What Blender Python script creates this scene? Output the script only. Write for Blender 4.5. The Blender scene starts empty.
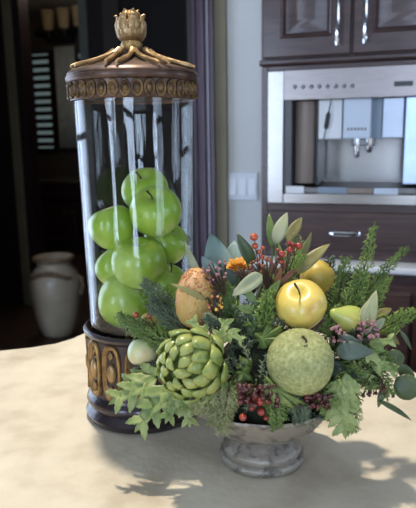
import bpy, math, random
from mathutils import Vector, Matrix
random.seed(7)
V = Vector; pi = math.pi; S = bpy.context.scene; COL = S.collection
# ------------------------------------------------------------------ camera
H = 1.305
cam = bpy.data.objects.new('camera', bpy.data.cameras.new('camera')); COL.objects.link(cam)
cam.location = (0, 0, H)
R3 = Matrix.Rotation(math.radians(90 - 11), 3, 'X') @ Matrix.Rotation(math.radians(-.87), 3, 'Z')
cam.rotation_euler = R3.to_euler()
cam.data.sensor_fit = 'HORIZONTAL'; cam.data.sensor_width = 36; cam.data.lens = 600 / 416 * 36
cam.data.clip_start = .02; cam.data.clip_end = 100
cam.data.dof.use_dof = True; cam.data.dof.focus_distance = .76; cam.data.dof.aperture_fstop = 10
S.camera = cam
# kitchen frame: U along the back wall, N into the wall
RA = math.radians(18); PK = V((.365, 2.53, 0)); U = V((math.cos(RA), -math.sin(RA), 0)); N = V((math.sin(RA), math.cos(RA), 0))
def K(u, w, z): return PK + U * u + N * w + V((0, 0, z))
# ------------------------------------------------------------------ world, lights, exposure
S.view_settings.view_transform = 'Standard'; S.view_settings.look = 'None'; S.view_settings.gamma = 1
S.view_settings.exposure = 0.0
wd = bpy.data.worlds.new('world'); S.world = wd; wd.use_nodes = True
wd.node_tree.nodes['Background'].inputs[0].default_value = (.55, .7, 1, 1); wd.node_tree.nodes['Background'].inputs[1].default_value = .8
def area(name, loc, to, sx, sy, power, col, spread=180):
    l = bpy.data.lights.new(name, 'AREA'); l.shape = 'RECTANGLE'; l.size = sx; l.size_y = sy; l.energy = power; l.color = col
    l.spread = math.radians(spread)
    o = bpy.data.objects.new(name, l); COL.objects.link(o); o.location = loc
    o.rotation_euler = (V(to) - V(loc)).to_track_quat('-Z', 'Y').to_euler(); return o
BLUE = (.61, .755, 1.0)
area('daylight_left', K(-2.17, -.95, 1.28), K(0, -.95, 1.28), 1.6, 2.2, 43, BLUE)
area('daylight_right_near', K(2.57, -2.6, 1.28), K(0, -2.6, 1.28), .9, 2.2, 23, BLUE)
area('daylight_right_far', K(2.57, -.8, 1.7), K(0, -.8, 1.7), .7, 1.4, 12, BLUE)
area('daylight_rear_left', K(-1.1, -4.97, 1.3), K(-1.1, 0, 1.3), .8, 2.3, 63, BLUE)
area('daylight_rear_right', K(.9, -4.97, 1.3), K(.9, 0, 1.3), .8, 2.3, 57, BLUE)
l = bpy.data.lights.new('ceiling_lamp', 'SPOT'); l.energy = 138; l.color = (1, .9, .76); l.shadow_soft_size = .035; l.spot_size = math.radians(80); l.spot_blend = .6
o = bpy.data.objects.new('ceiling_lamp', l); COL.objects.link(o); o.location = (-.27, 1.03, 2.74)
o.rotation_euler = (V((0, .70, .95)) - o.location).to_track_quat('-Z', 'Y').to_euler()
l = bpy.data.lights.new('powder_room_fill', 'POINT'); l.energy = 15; l.color = (1, .88, .74); l.shadow_soft_size = .15  # added fill to lift the dim powder room, no fixture behind it
o = bpy.data.objects.new('powder_room_fill', l); COL.objects.link(o); o.location = (-1.25, 5.0, 2.6)
# ------------------------------------------------------------------ pixel helpers (real positions at a chosen depth)
def ray(x, y): return R3 @ V(((x - 208) / 600, (254 - y) / 600, -1))
CP = V((0, 0, H))
def atY(x, y, Y): d = ray(x, y); return CP + d * (Y / d.y)
def atz(x, y, z): d = ray(x, y); return CP + d * ((z - H) / d.z)
def atK(x, y, w):          # (u, z) on the plane at depth w of the kitchen frame
    d = ray(x, y); t = (N.dot(PK - CP) + w) / N.dot(d); p = CP + d * t
    return (p - PK).dot(U), p.z
# ------------------------------------------------------------------ materials
def srgb(c):
    c = [x / 255 for x in c[:3]]
    return tuple(x / 12.92 if x <= .04045 else ((x + .055) / 1.055) ** 2.4 for x in c) + (1,)
MATS = {}
def mat(name, c1, c2=None, rough=.5, metal=0, scale=30, bump=0, bscale=None, c3=None, coat=0, trans=0, stretch=(1, 1, 1), sss=0, detail=4, contrast=(.35, .65)):
    m = bpy.data.materials.new(name); m.use_nodes = True; nt = m.node_tree; b = nt.nodes['Principled BSDF']
    b.inputs['Roughness'].default_value = rough; b.inputs['Metallic'].default_value = metal
    b.inputs['Coat Weight'].default_value = coat; b.inputs['Coat Roughness'].default_value = .15
    b.inputs['Base Color'].default_value = srgb(c1)
    tc = nt.nodes.new('ShaderNodeTexCoord'); mp = nt.nodes.new('ShaderNodeMapping'); nt.links.new(tc.outputs['Object'], mp.inputs[0])
    mp.inputs['Scale'].default_value = stretch
    if c2:
        n = nt.nodes.new('ShaderNodeTexNoise'); n.inputs['Scale'].default_value = scale; n.inputs['Detail'].default_value = detail
        nt.links.new(mp.outputs[0], n.inputs['Vector'])
        r = nt.nodes.new('ShaderNodeValToRGB'); nt.links.new(n.outputs['Fac'], r.inputs[0]); nt.links.new(r.outputs[0], b.inputs['Base Color'])
        r.color_ramp.elements[0].position = contrast[0]; r.color_ramp.elements[1].position = contrast[1]
        r.color_ramp.elements[0].color = srgb(c1); r.color_ramp.elements[1].color = srgb(c2)
        if c3: e = r.color_ramp.elements.new(sum(contrast) / 2); e.color = srgb(c3)
    if bump:
        n2 = nt.nodes.new('ShaderNodeTexNoise'); n2.inputs['Scale'].default_value = bscale or scale * 3; n2.inputs['Detail'].default_value = 3
        nt.links.new(mp.outputs[0], n2.inputs['Vector'])
        bp = nt.nodes.new('ShaderNodeBump'); bp.inputs['Strength'].default_value = bump; bp.inputs['Distance'].default_value = .004
        nt.links.new(n2.outputs['Fac'], bp.inputs['Height']); nt.links.new(bp.outputs[0], b.inputs['Normal'])
    if trans:
        tr = nt.nodes.new('ShaderNodeBsdfTranslucent'); mx = nt.nodes.new('ShaderNodeMixShader'); mx.inputs[0].default_value = trans
        tr.inputs['Color'].default_value = srgb(c2 or c1)
        nt.links.new(b.outputs[0], mx.inputs[1]); nt.links.new(tr.outputs[0], mx.inputs[2]); nt.links.new(mx.outputs[0], nt.nodes['Material Output'].inputs[0])
    MATS[name] = m; return m
def emit(name, c, s):
    m = bpy.data.materials.new(name); m.use_nodes = True; b = m.node_tree.nodes['Principled BSDF']
    b.inputs['Base Color'].default_value = (0, 0, 0, 1); b.inputs['Emission Color'].default_value = srgb(c); b.inputs['Emission Strength'].default_value = s
    MATS[name] = m; return m
def glass(name, tint=(1, 1, 1), ior=1.5, ripple=0):
    m = bpy.data.materials.new(name); m.use_nodes = True; nt = m.node_tree; nt.nodes.clear()
    out = nt.nodes.new('ShaderNodeOutputMaterial'); mx = nt.nodes.new('ShaderNodeMixShader'); geo = nt.nodes.new('ShaderNodeNewGeometry')
    t = nt.nodes.new('ShaderNodeBsdfTransparent'); g = nt.nodes.new('ShaderNodeBsdfGlossy')
    t.inputs[0].default_value = tint + (1,); g.inputs['Roughness'].default_value = .02
    if ripple:
        tc = nt.nodes.new('ShaderNodeTexCoord'); mp = nt.nodes.new('ShaderNodeMapping'); mp.inputs['Scale'].default_value = (40, 40, 4)
        n = nt.nodes.new('ShaderNodeTexNoise'); n.inputs['Scale'].default_value = 1; bp = nt.nodes.new('ShaderNodeBump')
        bp.inputs['Strength'].default_value = ripple; bp.inputs['Distance'].default_value = .01
        nt.links.new(tc.outputs['Object'], mp.inputs[0]); nt.links.new(mp.outputs[0], n.inputs['Vector']); nt.links.new(n.outputs['Fac'], bp.inputs['Height'])
        nt.links.new(bp.outputs[0], g.inputs['Normal'])
    dp = nt.nodes.new('ShaderNodeVectorMath'); dp.operation = 'DOT_PRODUCT'; nt.links.new(geo.outputs['Incoming'], dp.inputs[0]); nt.links.new(geo.outputs['Normal'], dp.inputs[1])
    def mth(op, a, b_=None):
        k = nt.nodes.new('ShaderNodeMath'); k.operation = op
        for i_, q in enumerate((a, b_)):
            if q is None: continue
            if isinstance(q, (int, float)): k.inputs[i_].default_value = q
            else: nt.links.new(q, k.inputs[i_])
        return k.outputs[0]
    f0 = ((ior - 1) / (ior + 1)) ** 2; om = mth('SUBTRACT', 1.0, mth('ABSOLUTE', dp.outputs['Value']))
    fr = mth('ADD', mth('MULTIPLY', mth('POWER', om, 5.0), 1 - f0), f0)
    nt.links.new(fr, mx.inputs[0]); nt.links.new(t.outputs[0], mx.inputs[1]); nt.links.new(g.outputs[0], mx.inputs[2]); nt.links.new(mx.outputs[0], out.inputs[0])
    MATS[name] = m; return m
wall_pale = mat('wall_pale', (226, 226, 220), (218, 220, 214), .8, scale=3, bump=.1, bscale=60)
wall_shade_tan = mat('wall_shade_tan', (142, 134, 108), (132, 124, 100), .8, scale=5)  # wall shading beside the casing put into the colour
wall_brown = mat('wall_brown', (104, 88, 72), (94, 80, 66), .8, scale=4)
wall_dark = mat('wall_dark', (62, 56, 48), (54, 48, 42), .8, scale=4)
wood = mat('dark_wood', (84, 62, 58), (66, 47, 45), .38, scale=8, stretch=(1, 1, 9), coat=.25)
wood_h = mat('dark_wood_horizontal', (84, 62, 58), (66, 47, 45), .38, scale=10, stretch=(1, 1, 12), coat=.25)
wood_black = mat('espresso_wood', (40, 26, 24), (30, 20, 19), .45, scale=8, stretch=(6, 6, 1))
casing_m = mat('casing_wood', (92, 76, 88), (76, 60, 72), .33, scale=8, stretch=(8, 8, 1), coat=.4)
stone = mat('limestone', (226, 215, 192), (190, 176, 152), .42, scale=13, bump=.2, bscale=90, c3=(214, 203, 180), detail=10, contrast=(.3, .7))
stone_far = mat('pale_counter_stone', (232, 234, 238), (218, 222, 228), .3, scale=12)
floor_m = mat('brown_floor', (70, 48, 38), (52, 36, 30), .45, scale=6)
ceil_m = mat('ceiling_paint', (215, 210, 200), None, .9)
steel = mat('brushed_steel', (166, 162, 158), (150, 148, 146), .27, 1, scale=20, stretch=(1, 1, 30))
steel_dark = mat('dark_steel', (120, 118, 116), (100, 98, 98), .35, 1, scale=20)
chrome = mat('chrome', (215, 218, 224), None, .12, 1)
white_pl = mat('white_plastic', (246, 248, 250), None, .35)
black_pl = mat('black_plastic', (22, 22, 26), None, .3)
greypl = mat('grey_plastic', (130, 134, 140), None, .4)
G = glass('jar_glass_material', (.985, .995, .99), 1.48, .2)
bronze = mat('dark_bronze', (58, 46, 52), (34, 26, 30), .3, .35, scale=40, bump=.15, coat=.5)
gold = mat('antique_gold', (178, 142, 84), (96, 68, 40), .42, .55, scale=60, bump=.35, bscale=180)
gold_dk = mat('aged_gold', (132, 104, 66), (66, 48, 34), .42, .55, scale=70, bump=.4, bscale=200)
gold_lt = mat('light_gold', (182, 150, 104), (132, 102, 62), .38, .5, scale=50, bump=.25)
bowl_m = mat('silvered_bowl', (150, 142, 128), (108, 102, 94), .42, .3, scale=70, bump=.35, bscale=120, c3=(158, 150, 136))
apple_g = mat('green_apple_skin', (172, 196, 84), (134, 168, 52), .3, scale=22, c3=(154, 184, 66), coat=.3)
stem_m = mat('stem_brown', (74, 56, 34), (52, 38, 24), .7, scale=60)
urn_m = mat('cream_urn_glaze', (204, 190, 166), (186, 172, 148), .4, scale=8, coat=.4)
urn_br = mat('brown_urn_glaze', (142, 116, 88), (116, 94, 70), .5, scale=20)
shade_m = mat('cream_lamp_shade', (190, 168, 128), (170, 146, 108), .7, scale=14)
iron = mat('black_iron', (26, 24, 24), None, .5)
curt = mat('pale_curtain', (190, 196, 190), (168, 174, 168), .8, scale=10)
pomelo_m = mat('green_glitter_rind', (186, 188, 128), (144, 150, 92), .5, scale=260, bump=.7, bscale=520, c3=(164, 168, 108))
yel_m = mat('yellow_apple_skin', (222, 194, 92), (208, 152, 76), .36, scale=16, c3=(226, 200, 104), contrast=(.45, .75), coat=.3)
yel2_m = mat('yellow_gourd_skin', (216, 188, 90), (170, 148, 62), .45, scale=28, bump=.2)
blush_m = mat('pale_blush_skin', (196, 206, 148), (214, 170, 134), .35, scale=20, c3=(208, 208, 156), contrast=(.45, .75), coat=.2)
pap_m = mat('beaded_fruit_skin', (224, 172, 130), (200, 168, 98), .5, scale=30, bump=.4, bscale=330, c3=(214, 170, 104))
bead_m = mat('orange_beads', (228, 176, 78), (176, 104, 84), .4, scale=60)
arti_m = mat('artichoke_green', (164, 168, 94), (120, 136, 66), .38, scale=45, c3=(146, 158, 82), coat=.2, bump=.15)
arti_d = mat('artichoke_core', (104, 122, 56), (76, 92, 42), .6, scale=40)
greenf_m = mat('lime_fruit_skin', (164, 180, 84), (190, 186, 96), .4, scale=22, coat=.2)
berry_m = mat('red_berry', (164, 58, 40), (128, 34, 32), .22, scale=60, coat=.5)
berry_o = mat('orange_berry', (196, 92, 50), (168, 58, 38), .25, scale=60, coat=.5)
berry_d = mat('maroon_berry', (92, 30, 32), (58, 20, 22), .3, scale=60, coat=.4)
purp = mat('mauve_bloom', (176, 132, 132), (134, 92, 98), .6, scale=60)
orange_f = mat('orange_petal', (244, 186, 72), (226, 146, 48), .5, scale=30, trans=.2)
pod_m = mat('dark_pod', (66, 44, 34), (40, 26, 22), .55, scale=40, bump=.4)
moss_m = mat('moss', (46, 54, 30), (24, 28, 18), .9, scale=80, bump=.8)
lf_dark = mat('leaf_dark', (97, 113, 72), (70, 88, 56), .42, scale=40, trans=.2)
lf_mid = mat('leaf_mid', (129, 150, 79), (102, 126, 66), .42, scale=40, trans=.25)
lf_ivy = mat('leaf_pale_green', (166, 178, 111), (121, 144, 78), .45, scale=60, trans=.2)
lf_euca = mat('leaf_blue_green', (152, 176, 166), (124, 150, 142), .5, scale=30, trans=.2)
lf_euca_d = mat('leaf_deep_blue_green', (99, 115, 102), (73, 89, 78), .45, scale=30, trans=.15)
lf_sage = mat('leaf_sage', (185, 188, 150), (141, 152, 111), .5, scale=30, trans=.2)
lf_olive = mat('leaf_olive', (158, 149, 92), (123, 118, 68), .45, scale=30, trans=.2)
ced_m = mat('cedar_green', (122, 146, 76), (92, 118, 58), .6, scale=50)
ced_b = mat('cedar_blue_green', (120, 133, 105), (84, 102, 79), .6, scale=50)
ced_l = mat('cedar_bright', (142, 166, 80), (108, 138, 62), .6, scale=50)
lace_m = mat('lacy_green', (139, 160, 90), (105, 130, 67), .55, scale=50)
lace_p = mat('lacy_pale', (186, 186, 136), (138, 145, 92), .6, scale=50)
# ------------------------------------------------------------------ mesh builder
WP = {}
class M:
    def __init__(s): s.v = []; s.f = []
    def add(s, vs, fs):
        n = len(s.v); s.v += [V(p) for p in vs]; s.f += [tuple(i + n for i in f) for f in fs]
    def hexa(s, p):      # 8 corners: bottom 4 ccw, top 4 ccw
        s.add(p, [(3, 2, 1, 0), (4, 5, 6, 7), (0, 1, 5, 4), (1, 2, 6, 5), (2, 3, 7, 6), (3, 0, 4, 7)])
    def box(s, a, b):
        (x0, y0, z0), (x1, y1, z1) = a, b
        s.hexa([(x0, y0, z0), (x1, y0, z0), (x1, y1, z0), (x0, y1, z0), (x0, y0, z1), (x1, y0, z1), (x1, y1, z1), (x0, y1, z1)])
    def kbox(s, u0, u1, w0, w1, z0, z1):
        s.hexa([K(u0, w0, z0), K(u1, w0, z0), K(u1, w1, z0), K(u0, w1, z0), K(u0, w0, z1), K(u1, w0, z1), K(u1, w1, z1), K(u0, w1, z1)])
    def rings(s, rs, cap0=True, cap1=True, closed=True):
        n = len(rs[0]); b = len(s.v)
        for r in rs: s.v += [V(p) for p in r]
        for i in range(len(rs) - 1):
            for j in range(n if closed else n - 1):
                k = (j + 1) % n
                s.f.append((b + i * n + j, b + i * n + k, b + (i + 1) * n + k, b + (i + 1) * n + j))
        if cap0: s.f.append(tuple(b + j for j in reversed(range(n))))
        if cap1: s.f.append(tuple(b + (len(rs) - 1) * n + j for j in range(n)))
    def lathe(s, c, prof, seg=48, fn=None, ax=None, cap0=True, cap1=True):
        c = V(c); Q = Matrix.Identity(3) if ax is None else V(ax).normalized().to_track_quat('Z', 'Y').to_matrix()
        rs = []
        for (r, z) in prof:
            ring = []
            for j in range(seg):
                a = 2 * pi * j / seg; k = fn(a, z) if fn else 1
                ring.append(c + Q @ V((r * k * math.cos(a), r * k * math.sin(a), z)))
            rs.append(ring)
        s.rings(rs, cap0, cap1)
    def tube(s, pts, rad, seg=8):
        pts = [V(p) for p in pts]; n = len(pts); rs = []
        if not hasattr(rad, '__len__'): rad = [rad] * n
        up = V((.31, .22, .93))
        for i, p in enumerate(pts):
            t = (pts[min(i + 1, n - 1)] - pts[max(i - 1, 0)]).normalized()
            a = t.cross(up)
            if a.length < .05: a = t.cross(V((1, 0, 0)))
            a.normalize(); b = t.cross(a)
            rs.append([p + (a * math.cos(2 * pi * j / seg) + b * math.sin(2 * pi * j / seg)) * rad[i] for j in range(seg)])
        s.rings(rs)
    def ball(s, c, r, seg=12, sc=(1, 1, 1), ax=None):
        h = seg // 2; prof = [(max(r * math.sin(pi * i / h), r * .01), -r * math.cos(pi * i / h)) for i in range(h + 1)]
        m = M(); m.lathe((0, 0, 0), prof, seg, ax=None)
        Q = Matrix.Identity(3) if ax is None else V(ax).normalized().to_track_quat('Z', 'Y').to_matrix()
        s.add([V(c) + Q @ V((p.x * sc[0], p.y * sc[1], p.z * sc[2])) for p in m.v], m.f)
    def build(s, name, m, parent=None, org=None, smooth=True, angle=40, solid=0, bevel=0, sub=0):
        if parent is not None: o0 = WP[parent.name]
        else: o0 = V(org) if org is not None else V((0, 0, 0))
        me = bpy.data.meshes.new(name); me.from_pydata([p - o0 for p in s.v], [], s.f); me.validate()
        me.materials.append(m)
        ob = bpy.data.objects.new(name, me); COL.objects.link(ob); WP[ob.name] = o0
        if parent is not None: ob.parent = parent
        else: ob.location = o0
        if smooth:
            for p in me.polygons: p.use_smooth = True
            if angle < 180:
                try: me.set_sharp_from_angle(angle=math.radians(angle))
                except Exception: pass
        if bevel:
            b = ob.modifiers.new('bevel', 'BEVEL'); b.width = bevel; b.segments = 2; b.limit_method = 'ANGLE'
        if solid:
            b = ob.modifiers.new('thick', 'SOLIDIFY'); b.thickness = solid
        if sub:
            b = ob.modifiers.new('sub', 'SUBSURF'); b.levels = b.render_levels = sub
        return ob
def tag(o, label, cat, group=None):
    o['label'] = label; o['category'] = cat
    if group: o['group'] = group
    return o
def thing(name, loc, label, cat, group=None):
    o = bpy.data.objects.new(name, None); COL.objects.link(o); o.location = loc; o.empty_display_size = .02; WP[o.name] = V(loc)
    return tag(o, label, cat, group)
def struct(name, m, mt, parent=None, **k):
    o = m.build(name, mt, parent, **k)
    if parent is None: o['kind'] = 'structure'
    return o
def kb(*a):
    m = M(); m.kbox(*a); return m
def copy_tree(o, parent=None):
    c = o.copy(); COL.objects.link(c); c.parent = parent
    WP[c.name] = WP[o.name].copy()
    for ch in [x for x in list(o.children)]: copy_tree(ch, c)
    return c
# ================================================================== SETTING
ZC = 2.8
m = M(); m.kbox(-4.5, 2.7, -5.1, 5, -.05, 0); struct('floor', m, floor_m, smooth=False)
m = M(); m.kbox(-4.5, 2.7, -5.1, 5, ZC, ZC + .05); struct('ceiling', m, ceil_m, smooth=False)
def wall_with_holes(name, along, fix0, fix1, a0, a1, holes, mt):
    m = M(); cur = a0
    def bx(p, q, z0, z1):
        if along == 'u': m.kbox(p, q, fix0, fix1, z0, z1)
        else: m.kbox(fix0, fix1, p, q, z0, z1)
    for (h0, h1, z0, z1) in sorted(holes):
        bx(cur, h0, 0, ZC)
        if z0 > 0: bx(h0, h1, 0, z0)
        bx(h0, h1, z1, ZC); cur = h1
    bx(cur, a1, 0, ZC)
    return struct(name, m, mt, smooth=False)
# doorway in the back wall (pixels read on the wall plane)
uL, _ = atK(-45, 160, 0); uR, _ = atK(196, 160, 0)
wall_with_holes('wall_back', 'u', 0, .12, -4.5, 2.7, [(uL, uR, 0, 2.5)], wall_pale)
wall_with_holes('wall_left', 'w', -2.3, -2.2, -5.0, 0, [(-1.8, -.1, .12, 2.45)], wall_brown)
wall_with_holes('wall_right', 'w', 2.6, 2.7, -5.0, 0, [(-3.05, -2.15, .12, 2.45), (-1.15, -.45, .95, 2.45)], wall_brown)
wall_with_holes('wall_rear', 'u', -5.1, -5.0, -2.3, 2.7, [(-1.5, -.7, .12, 2.5), (.5, 1.3, .12, 2.5)], wall_brown)
def window(n, u0, u1, w0, w1, z0, z1):
    m = M(); e = .045; al = (u1 - u0) > (w1 - w0)
    def seg(a0, a1, za, zb):
        if al: m.kbox(a0, a1, w0, w1, za, zb)
        else: m.kbox(u0, u1, a0, a1, za, zb)
    a0, a1 = (u0, u1) if al else (w0, w1)
    seg(a0, a0 + e, z0, z1); seg(a1 - e, a1, z0, z1); seg(a0, a1, z0, z0 + e); seg(a0, a1, z1 - e, z1)
    c = (a0 + a1) / 2; seg(c - .018, c + .018, z0, z1); seg(a0, a1, (z0 + z1) / 2 - .018, (z0 + z1) / 2 + .018)
    struct('window_%d' % n, m, wood_black, smooth=False)
window(1, -2.14, -2.10, -1.8, -.1, .12, 2.45)
window(2, 2.50, 2.54, -3.05, -2.15, .12, 2.45)
window(3, 2.50, 2.54, -1.15, -.45, .95, 2.45)
window(4, -1.5, -.7, -4.94, -4.90, .12, 2.5)
window(5, .5, 1.3, -4.94, -4.90, .12, 2.5)
# powder room beyond the doorway
WF = 4.0
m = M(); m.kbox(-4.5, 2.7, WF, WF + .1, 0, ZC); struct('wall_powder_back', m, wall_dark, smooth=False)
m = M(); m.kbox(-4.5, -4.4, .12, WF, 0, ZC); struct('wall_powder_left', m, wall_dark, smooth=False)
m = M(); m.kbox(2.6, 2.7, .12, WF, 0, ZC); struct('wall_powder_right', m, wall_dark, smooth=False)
m = M()
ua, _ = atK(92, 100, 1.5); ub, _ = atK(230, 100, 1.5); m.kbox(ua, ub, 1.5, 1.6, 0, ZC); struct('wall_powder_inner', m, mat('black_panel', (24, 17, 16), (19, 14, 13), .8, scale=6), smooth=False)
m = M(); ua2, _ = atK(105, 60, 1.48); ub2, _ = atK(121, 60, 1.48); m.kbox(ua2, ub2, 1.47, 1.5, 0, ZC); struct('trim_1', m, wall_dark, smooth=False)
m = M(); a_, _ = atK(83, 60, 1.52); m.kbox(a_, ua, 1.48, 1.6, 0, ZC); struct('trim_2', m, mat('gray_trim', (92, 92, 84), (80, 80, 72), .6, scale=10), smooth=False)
# door casings: right one with vertical mouldings
def casing(n, u0, u1, flip=False):
    m = M(); L = u1 - u0
    prof = [(0, 0), (0, -.012), (.06, -.018), (.10, -.018), (.14, -.010), (.42, -.014), (.46, -.022), (.52, -.022), (.56, -.012), (.62, -.012), (.66, -.024), (.76, -.03), (.80, -.018), (.84, -.036), (1, -.036), (1, 0)]
    if flip: prof = [(1 - a, b) for a, b in reversed(prof)]
    rs = [[K(u0 + a * L, b - .0005, z) for a, b in prof] for z in (0, 2.6)]
    m.rings(rs); return struct('trim_%d' % n, m, wood_black if flip else casing_m, angle=20)
casing(3, uR, atK(217, 160, 0)[0])
WH = 1.5; uH, _ = atK(27, 160, WH); uh1, _ = atK(23.5, 160, WH); uh0, _ = atK(14.5, 160, WH)
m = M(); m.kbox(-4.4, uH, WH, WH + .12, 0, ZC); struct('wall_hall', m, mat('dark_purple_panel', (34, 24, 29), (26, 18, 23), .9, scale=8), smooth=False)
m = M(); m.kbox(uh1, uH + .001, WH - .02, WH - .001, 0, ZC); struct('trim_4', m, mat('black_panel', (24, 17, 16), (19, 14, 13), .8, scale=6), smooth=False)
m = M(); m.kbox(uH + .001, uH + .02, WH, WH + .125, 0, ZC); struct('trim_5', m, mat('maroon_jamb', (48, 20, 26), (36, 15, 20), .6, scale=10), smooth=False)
m = M(); m.kbox(uR - .03, uR, .001, .13, 0, 2.5); struct('trim_6', m, wood_black, smooth=False)
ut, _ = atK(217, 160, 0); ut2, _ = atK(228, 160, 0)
m = M(); m.rings([[K(ut, -.001, z), K(ut, -.02, z), K(ut2, -.02, z), K(ut2, -.001, z)] for z in (0, 2.6)]); struct('trim_7', m, wall_shade_tan, angle=20)  # strip coloured darker to stand for the shaded wall next to the casing
m = M(); m.kbox(uh0, uh1, WH - .02, WH - .001, 0, ZC); struct('trim_8', m, mat('olive_paint', (122, 114, 90), (112, 104, 82), .8, scale=5), smooth=False)
# crown over the vanity
# ================================================================== POWDER ROOM THINGS
def px_kbox(m, x0, x1, y0, y1, w0, w1, yr=None):
    xm, ym = (x0 + x1) / 2, (y0 + y1) / 2
    a, b = atK(x0, ym, w0)[0], atK(x1, ym, w0)[0]; z1, z0 = atK(xm, y0, w0)[1], atK(xm, y1, w0)[1]
    m.kbox(a, b, w0, w1, z0, z1); return a, b, z0, z1
wv = WF - .55
van = thing('bathroom_vanity', K(atK(60, 220, wv)[0], WF - .3, 0), 'dark carved wooden vanity cabinet at the back of the dim powder room', 'cabinet')
ua, ub = atK(36, 215, wv)[0], atK(108, 215, wv)[0]; zt = atK(60, 183, wv)[1]
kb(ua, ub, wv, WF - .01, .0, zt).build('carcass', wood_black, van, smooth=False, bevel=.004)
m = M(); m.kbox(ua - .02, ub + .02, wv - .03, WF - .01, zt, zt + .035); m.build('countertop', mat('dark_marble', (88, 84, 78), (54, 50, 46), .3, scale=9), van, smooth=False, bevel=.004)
def panel_door(m, u0, u1, z0, z1, w, th=.02, fr=.05, toward=1):
    def ring(i, d): return [K(u0 + i, w - d, z0 + i), K(u1 - i, w - d, z0 + i), K(u1 - i, w - d, z1 - i), K(u0 + i, w - d, z1 - i)]
    k = fr / .05
    rs = [ring(0, 0), ring(0, th * .8), ring(.003, th), ring(fr * .86, th), ring(fr * .92, th * 1.25), ring(fr, th * 1.1), ring(fr + .006 * k, th * .4), ring(fr + .012 * k, th * .45), ring(fr + .03 * k, th * .95), ring(fr + .036 * k, th)]
    m.rings(rs)
for (x0, x1) in ((42, 69), (71, 98)):
    m = M(); a, b = atK(x0, 215, wv)[0], atK(x1, 215, wv)[0]; panel_door(m, a, b, .12, atK(60, 203, wv)[1], wv, .02, .07)
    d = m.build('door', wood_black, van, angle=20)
    m = M(); m.ball(K((b - .03) if x0 == 42 else (a + .03), wv - .03, .5), .014); m.build('knob', gold_dk, d)
m = M(); a, b = atK(42, 215, wv)[0], atK(98, 215, wv)[0]; panel_door(m, a, b, atK(60, 200, wv)[1], atK(60, 187, wv)[1], wv, .02, .02); m.build('drawer', wood_black, van, angle=20)
wf = WF - .02
# shuttered window
a, b = atK(35, 100, wf)[0], atK(53, 100, wf)[0]; z1, z0 = atK(44, 54, wf)[1], atK(44, 148, wf)[1]
m = M(); e = .03
m.kbox(a - e, a, wf - .05, WF, z0 - e, z1 + e); m.kbox(b, b + e, wf - .05, WF, z0 - e, z1 + e); m.kbox(a, b, wf - .05, WF, z0 - e, z0); m.kbox(a, b, wf - .05, WF, z1, z1 + e)
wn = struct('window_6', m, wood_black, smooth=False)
kb(a, b, WF - .012, WF - .002, z0, z1).build('window_pane', emit('dim_daylight', (140, 160, 160), .36), wn, smooth=False)
m = M(); n = 12
for i in range(n):
    z = z0 + (i + .5) * (z1 - z0) / n; h = (z1 - z0) / n * .3
    m.hexa([K(a, wf - .035, z - h), K(b, wf - .035, z - h), K(b, wf - .025, z + h * .2), K(a, wf - .025, z + h * .2), K(a, wf - .035, z - h + .004), K(b, wf - .035, z - h + .004), K(b, wf - .025, z + h), K(a, wf - .025, z + h)])
m.build('louvers', wood_black, wn, smooth=False)
# second sliver of shuttered window
a, b = atK(80, 70, wf)[0], atK(88, 70, wf)[0]; z1, z0 = atK(84, 52, wf)[1], atK(84, 84, wf)[1]
wn2 = struct('window_7', kb(a - .02, b + .02, wf - .01, WF - .001, z0 - .02, z1 + .02), wood_black, smooth=False)
kb(a, b, wf - .016, wf - .011, z0, z1).build('window_pane', MATS['dim_daylight'], wn2, smooth=False)
m = M()
for i in range(5): z = z0 + i * (z1 - z0) / 4; m.kbox(a, b, wf - .03, wf - .017, z - .02, z + .02)
m.build('louvers', wood_black, wn2, smooth=False)
# curtain
a, b = atK(59, 90, wf)[0], atK(79, 90, wf)[0]; z1, z0 = atK(68, 47, wf)[1], atK(68, 148, wf)[1]
m = M(); nn = 48; top = []; 
for z in (z0, (z0 + z1) / 2, z1):
    top.append([K(a + (b - a) * j / nn, wf - .05 + .022 * math.sin(j * .9), z) for j in range(nn + 1)])
m.rings(top, False, False, closed=False)
cu = m.build('curtain', curt, None, org=K((a + b) / 2, wf - .05, z0), solid=.004, angle=180); tag(cu, 'pale grey hanging curtain right of the shutters in the dark powder room', 'curtain')
# wall sconce bar with three shades
zb = atK(64, 9, wf)[1]
sc = thing('vanity_light', K(atK(64, 10, wf)[0], WF, zb - .1), 'black iron wall light with three cream shades in the dark room at left', 'wall light')
m = M(); m.tube([K(atK(44, 36, wf)[0], WF - .18, atK(44, 32, wf)[1]), K(atK(64, 42, wf)[0], WF - .12, atK(64, 37, wf)[1]), K(atK(82, 36, wf)[0], WF - .18, atK(82, 30, wf)[1])], .03)
m.kbox(atK(56, 10, wf)[0], atK(74, 10, wf)[0], WF - .13, WF - .001, atK(64, 42, wf)[1], atK(64, 30, wf)[1]); m.build('bracket', iron, sc)
for x, y in ((48, 21), (63.5, 19), (78.5, 17)):
    uu, zz = atK(x, y, WF - .18); h = .11; m = M()
    m.lathe(K(uu, WF - .18, zz - h), [(.045, 0), (.06, .04), (.068, .12), (.078, .22), (.074, .22), (.064, .12), (.055, .04), (.04, .005)], 24); sh = m.build('lamp_shade', shade_m, sc)
    m = M(); m.lathe(K(uu, WF - .18, zz - h - .09), [(.02, 0), (.028, .03), (.045, .07), (.05, .095), (.01, .096)], 16); m.build('lamp_holder', iron, sc)
# cornice (tan strip at top)
m = M(); a, b = atK(24, 4, WF - .1)[0], atK(88, 4, WF - .1)[0]; zc = atK(50, 4, WF - .1)[1]
m.kbox(a, b, WF - .1, WF, zc, zc + .1); struct('trim_10', m, mat('cornice_tan', (150, 120, 84), (130, 100, 70), .6, scale=12), smooth=False, bevel=.01)
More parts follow.
